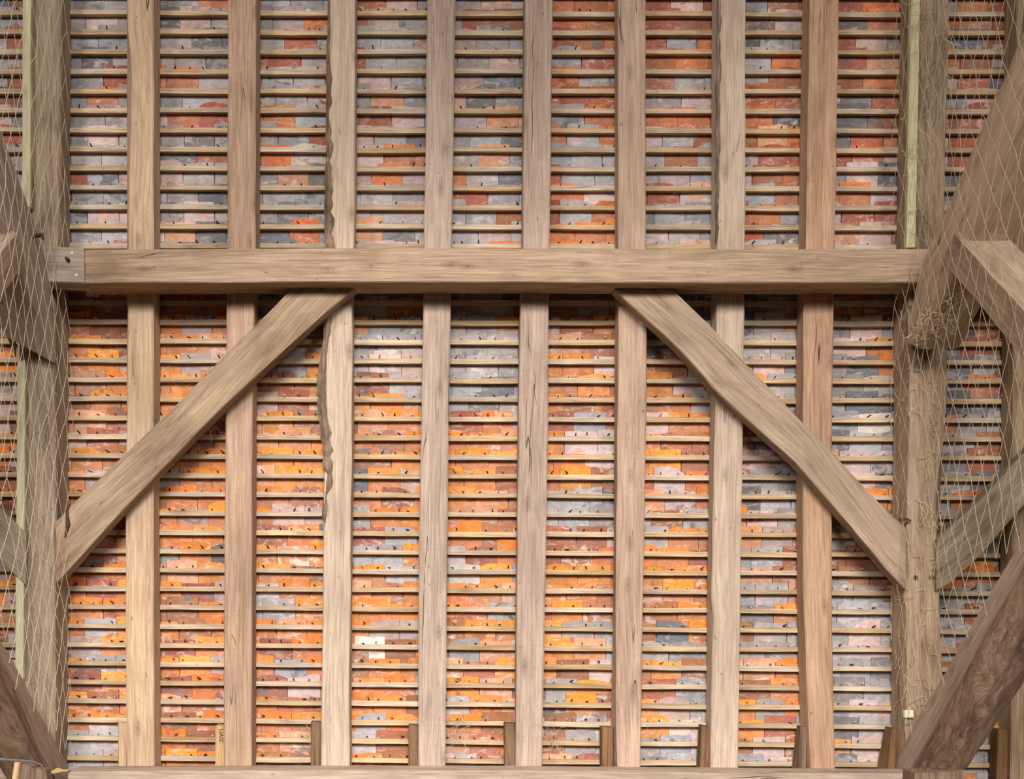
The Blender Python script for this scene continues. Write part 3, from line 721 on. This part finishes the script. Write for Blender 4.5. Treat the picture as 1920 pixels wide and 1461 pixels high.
def truss(side):
    sg = 1 if side == 'right' else -1
    uf = 2.235 if sg > 0 else -1.965          # face towards the middle bay
    ub = uf + sg * 0.20
    a, b = min(uf, ub), max(uf, ub)
    sd = 3.0 if sg > 0 else 8.0
    # collar: level, its foot cut along the slope
    co = empty('collar_beam', at((a + b) / 2, 1.3, 0.83)); co['_a'] = tuple(at((a + b) / 2, 1.3, 0.83))
    rings = []
    n = 40
    for i in range(n + 1):
        t = i / n; 
        def f(u, z, t=t):
            h0 = max(1.005, (0.22 + C_ * z) / S_) if z > 0.9 else (0.30 + C_ * z) / S_
            h0 = (0.225 + 0.643 * z) / 0.766
            if z < 0.8: h0 += 0.16
            return at(u, h0 + (5.5 - h0) * t, z)
        hh = 1.1 + 4.3 * t
        hq = min(hh, 2.6); top = (1.035 - 0.105 * (hq - 1.3)) if sg > 0 else (1.085 - 0.07 * (hq - 1.3))
        bot = top - 0.30
        if t < 0.03: top -= 0.06
        rings.append(rect_ring(a, b, f, hh, bot, top, 0.012, sd, 0.010))
    loft('beam', rings, OAK_PALE if sg > 0 else OAK_BEAM, co)
    tagging(co, ('right' if sg > 0 else 'left') + ' level collar beam, netting over it, rising out of the picture beside the purlin end', 'beam', 'collar beams of the two trusses')
    # hewn nail
    if sg < 0:
        mb = MB(); q = W(43, 444, 0.52); q.x = uf + 0.0
        mb.tube([q + UX * -0.02, q + UX * 0.045 + H * 0.01, q + UX * 0.05 - Z * 0.02], [0.010, 0.010, 0.006], 5); mb.build('iron_spike', IRON, co)
    # post
    po = empty('queen_post', at((a + b) / 2, 1.75, -0.5))
    rings = []
    for i in range(15):
        t = i / 14; z = 0.80 - 1.42 * t; h = 1.515 + 0.165 * (0.8 - z)
        rings.append(rect_ring(a - (0.02 if sg > 0 else -0.0), b + (0.02 if sg < 0 else 0.0), lambda u, q, z=z: at(u, q, z), z, h, h + 0.165, 0.014, sd + 4, 0.006))
    loft('shaft', rings, OAK_BRACE, po)
    tagging(po, ('right' if sg > 0 else 'left') + ' upright post falling from the collar beam, half out of the picture behind netting', 'post', 'upright posts of the two trusses')
    # sawn beam on the tie
    sb = empty('sawn_beam', at((a + b) / 2, 0.4, -0.70))
    rings = []
    for i in range(51):
        t = i / 50
        def f(u, z, t=t):
            h0 = (0.06 + 0.643 * z) / 0.766 + 0.02
            return at(u, h0 + (6.0 - h0) * t, z)
        zt = -0.605 - (0.0 if sg > 0 else 0.02 + 0.07 * min(1.0, t * 2.3)); zb = zt - 0.14
        rings.append(rect_ring(a, b, f, t * 6.0, zb, zt, 0.008, sd + 9, 0.008))
    loft('beam', rings, OAK_BEAM, sb)
    tagging(sb, ('right' if sg > 0 else 'left') + ' sawn beam lying on the rough tie beam, running up to the frame edge', 'beam', 'sawn beams on the tie beams')
    # tie beam: a rough round trunk
    ti = empty('tie_beam', at((a + b) / 2, 0.4, -1.2))
    rings = []
    nn, mm = 110, 28
    uc = uf + sg * 0.078
    for i in range(nn + 1):
        t = i / nn; h = -0.55 + 6.6 * t
        ring = []
        for k in range(mm):
            an = 2 * math.pi * k / mm
            rr = (0.094 + 0.022 * max(0, min(2.4, h))) * (1 + 0.10 * noise.noise(Vector((math.cos(an) * 1.3 + sd, math.sin(an) * 1.3, h * 1.3))) + 0.06 * noise.noise(Vector((math.cos(an) * 4, math.sin(an) * 4 + sd, h * 2.2)))
                          + 0.025 * noise.noise(Vector((math.cos(an) * 9, math.sin(an) * 9 + sd, h * 7))))
            ring.append(at(uc + rr * 1.0 * math.cos(an), h, -0.825 + 0.035 * max(0, min(2.4, h)) + rr * math.sin(an)))
        rings.append(ring)
    loft('trunk', rings, LOG, ti, smooth=True)
    tagging(ti, ('right' if sg > 0 else 'left') + ' rough round tie beam with gnarled surface at the lower corner', 'beam', 'rough tie beams of the two trusses')
truss('left'); truss('right')

# laths that hold the netting
def lath(L, Rr, w1, w0, label):
    o = timber('lath', L, Rr, w1, w0, LATH, n=20, rough=0.0012, bev=0.002)
    tagging(o, label, 'lath', 'pale laths that hold the netting'); return o
lath([(42.5, -210), (42, 200), (41, 388)], [(58, -210), (57.5, 200), (56.5, 388)], 0.165, 0.134, 'pale greenish lath on the left principal rafter above the purlin')
lath([(33, 594), (31, 900), (28, 1272)], [(48, 594), (46, 900), (43.5, 1272)], 0.205, 0.1805, 'pale greenish lath on the left principal rafter below the purlin')
lath([(1712, -210), (1699.5, 464)], [(1730, -210), (1716.5, 464)], 0.155, 0.1255, 'pale lath nailed down the right principal rafter above the purlin')

# ------------------------------------------------------------------ netting
def net(side):
    sg = 1 if side == 'right' else -1
    uf = 2.235 if sg > 0 else -1.965
    name_side = side
    root = empty('bird_netting', at(uf, 1.0, -0.5))
    tagging(root, 'beige bird netting hung over the %s-hand truss' % side, 'netting', 'bird nettings over the trusses')
    mb = MB()
    rr = 0.0012
    def pos(a, b):
        """a: across (towards the room), b: down the slope"""
        v = 3.35 - b
        w = 0.20 + a
        nz = noise.noise_vector(Vector((a * 2.4 + 11 * sg, b * 1.7, 4.0)))
        n2 = noise.noise_vector(Vector((a * 9 + 31 * sg, b * 6, 9.0)))
        up = max(0.0, min(1.0, (v - 1.4) / 0.8))
        u = uf - sg * (0.045 + 0.03 * nz.x + 0.010 * n2.x)
        return Vector((u, v + 0.035 * nz.y + (0.010 + 0.022 * up) * n2.y, w + 0.03 * nz.z + (0.008 + 0.018 * up) * n2.z))
    ca, cb = 0.105, 0.115
    na, nb = 14, 36
    def inside(p):
        z = S_ * p.y - C_ * p.z
        return z > (-0.60 if sg > 0 else -0.67) and p.z > (0.14 if p.y > 1.0 or sg < 0 else 0.24)
    for i in range(na):
        for j in range(nb):
            off = 0.5 * (j % 2)
            p0 = pos((i + off) * ca, j * cb)
            for s2 in (-0.5, 0.5):
                p1 = pos((i + off + s2) * ca, (j + 1) * cb)
                if not (inside(p0) or inside(p1)): continue
                mid = (p0 + p1) / 2 + Vector((0, R.uniform(-.006, .006), R.uniform(-.008, .008)))
                mb.tube([p0, mid, p1], rr, 3, cap=False)
    mb.build('mesh_sheet', NET, root)
    # loose folds draped over the principal rafter
    mb = MB()
    if sg > 0:
        for k in range(150):
            y = R.uniform(560, 1340); x = R.uniform(1668, 1772)
            pts = []; an = R.uniform(0, 6.28); L = R.uniform(10, 26)
            for q in range(6):
                w = 0.196 if x > 1700 else 0.196 - (1702 - x) / 32 * 0.16
                w = max(0.03, w)
                pts.append(W(max(1671, min(1772, x)), y, w + R.uniform(0, 0.006)))
                an += R.uniform(-0.9, 0.9); x += math.cos(an) * L * .35; y += math.sin(an) * L * .6
            mb.tube(pts, 0.0013, 3, cap=False)
        for k in range(90):      # the bunch gathered round the collar foot
            t = R.random(); cx_, cy_ = 1705 + 75 * t, 640 - 75 * t ** 1.3
            pts = []; an = R.uniform(-0.9, 0.2)
            x, y = cx_ + R.uniform(-14, 14), cy_ + R.uniform(-14, 14)
            for q in range(7):
                pts.append(W(x, y, 0.30 + 0.32 * t + R.uniform(0.0, 0.06)))
                an += R.uniform(-0.7, 0.7); x += math.cos(an) * 7; y += math.sin(an) * 7
            mb.tube(pts, 0.0015, 3, cap=False)
        for k in range(70):      # strands round the lath above the purlin
            y = R.uniform(-10, 460); x = 1716 - y * 0.03 + R.uniform(-4, 60)
            pts = []; an = R.uniform(1.0, 2.2)
            for q in range(7):
                pts.append(W(max(x, 1690), y, 0.165 + R.uniform(0, 0.015)))
                an += R.uniform(-0.6, 0.6); x += math.cos(an) * 9; y += math.sin(an) * 9
            mb.tube(pts, 0.0013, 3, cap=False)
    else:
        for k in range(110):
            y = R.uniform(580, 1380); x = R.uniform(50, 100)
            pts = []; an = R.uniform(1.2, 2.0)
            for q in range(6):
                pts.append(W(max(30, min(108, x)), y, 0.192 + R.uniform(0, 0.008)))
                an += R.uniform(-0.4, 0.4); x += math.cos(an) * 10; y += math.sin(an) * 10
            mb.tube(pts, 0.0010, 3, cap=False)
    o = mb.build('loose_strands', NET, root); tagging(o, 'tangled loose strands of the net', kind='stuff')
net('left'); net('right')

# ------------------------------------------------------------------ small things
mb = MB(); a_ = W(1701, 1338, 0.1865); mb.box(a_ + Vector((-.022, -.018, 0)), a_ + Vector((.022, .018, .022)))
cl = empty('cream_clip', a_); mb.build('body', CREAM, cl)
mb = MB(); mb.tube([a_ + Vector((-.01, -.018, .012)), a_ + Vector((-.014, -.045, .014)), a_ + Vector((.004, -.052, .014)), a_ + Vector((.012, -.030, .012))], 0.003, 5); mb.build('wire_loop', STEEL, cl)
tagging(cl, 'small cream plastic clip with wire loop on the right principal rafter', 'clip')

mb = MB(); mb.tube([W(x_, y_, 5.6 - F * 1.865 / (CX - x_)) for x_, y_ in ((-12, 1423), (10, 1425), (40, 1427), (62, 1429), (78, 1436), (88, 1450))], 0.006, 6)
tagging(mb.build('steel_band', STEEL, smooth=True), 'grey steel band round the left tie beam in the lower left corner', 'band')
mb = MB()
for k in range(3): mb.tube([W(76, 1446 + 3 * k, .34), W(86, 1441 - 2 * k, .35), W(97, 1448 + k, .35), W(108, 1443 + 2 * k, .34), W(124, 1447 - k, .32), W(131, 1443, .31)], [.004, .010, .006, .010, .005, .003], 5)
tagging(mb.build('straw_twist', STRAW, smooth=True), 'twist of dry straw lying at the left end of the wall plate', 'straw')
pk = empty('packing_block', W(58, 1452, 0.45))
timber('block', [(37, 1431), (30, 1490)], [(84, 1446), (92, 1490)], 0.76, 0.69, STUB, pk, n=6, rough=0.003)
timber('wedge', [(26, 1430), (17, 1490)], [(36.5, 1431), (29.5, 1490)], 0.78, 0.71, PALE_STUB, pk, n=6)
tagging(pk, 'dark packing block with a pale wedge below the left tie beam', 'block')
pk = timber('packing_block', [(1717, 1450), (1714, 1490)], [(1812, 1445), (1818, 1490)], 0.60, 0.46, STUB, n=8, rough=0.004)
tagging(pk, 'dark packing block below the right tie beam at the bottom edge', 'block')
# oak pegs in the right principal rafter
for (x, y, lb) in ((1716, 1083, 'left of the two dark oak pegs low in the right principal rafter'), (1746, 1083, 'right of the two dark oak pegs low in the right principal rafter')):
    mb = MB(); q = W(x, y, 0.184); mb.tube([q, q + Vector((0, 0, .012)), q + Vector((0.001, 0, .016))], [.011, .010, .006], 8)
    tagging(mb.build('oak_peg', IRON), lb, 'peg', 'oak pegs in the right principal rafter')
mb = MB(); q = W(1690, 587, 0.09); mb.tube([q, q + Vector((0.012, 0, .10)), q + Vector((.030, .002, .112))], [.011, .011, .010], 7)
tagging(mb.build('oak_peg', STUB), 'oak peg sticking out of the right principal rafter just under the purlin', 'peg')
mb = MB(); q = W(1700, 976, 0.19); mb.tube([q + Vector((-.05, .002, .02)), q + Vector((-.01, .004, .024)), q + Vector((.012, -.002, .012))], [.006, .007, .007], 6)
tagging(mb.build('iron_hook', IRON), 'rusty iron hook at the top of the right brace foot', 'hook')
# cobwebs hanging by the blocks
for (x, y, lb) in ((585, 1380, 'dusty cobweb strand by the third rafter foot'), (852, 1375, 'dusty cobweb by the fourth rafter foot'), (1040, 1385, 'dusty cobweb below the fifth rafter'), (402, 798, 'pale cobweb tuft under the left brace')):
    mb = MB()
    for k in range(16):
        pts = []; an = R.uniform(0, 6.28); xx, yy = x + R.uniform(-8, 8), y + R.uniform(-14, 14)
        for q in range(6):
            pts.append(W(xx, yy, 0.03 + R.uniform(-.02, .03))); an += R.uniform(-.6, .6); xx += math.cos(an) * 5; yy += math.sin(an) * 6
        mb.tube(pts, 0.0009, 3, cap=False)
    tagging(mb.build('cobweb', WEB), lb, 'cobweb', kind='stuff')

# ------------------------------------------------------------------ the rest of the barn that carries and lights the roof
def world_box(name, a, b, mat, label, cat):
    x0, y0, z0 = a; x1, y1, z1 = b
    me = bpy.data.meshes.new(name)
    me.from_pydata([(x0,y0,z0),(x1,y0,z0),(x1,y1,z0),(x0,y1,z0),(x0,y0,z1),(x1,y0,z1),(x1,y1,z1),(x0,y1,z1)], [], [(0,3,2,1),(4,5,6,7),(0,1,5,4),(1,2,6,5),(2,3,7,6),(3,0,4,7)])
    at_ = me.attributes.new('gr', 'FLOAT_VECTOR', 'POINT'); at_.data.foreach_set('vector', [c for v in me.vertices for c in v.co])
    me.materials.append(mat); o = bpy.data.objects.new(name, me); COL.objects.link(o)
    tagging(o, label, cat, kind='structure'); return o
world_box('floor', (-9, -12, -0.1), (9, 6, 0.0), EARTH, 'bare earth floor of the barn, below the picture', 'floor')
zt = (M @ W(900, 1520, 0.12)).z; yb = (M @ W(900, 1520, 0.12)).y
world_box('wall_back', (-6, yb + 0.02, 0.0), (6, yb + 0.25, zt - 0.02), PLASTER, 'eaves wall below the wall plate, out of the picture', 'wall')

for o in list(bpy.data.objects):
    if '_a' in o: del o['_a']
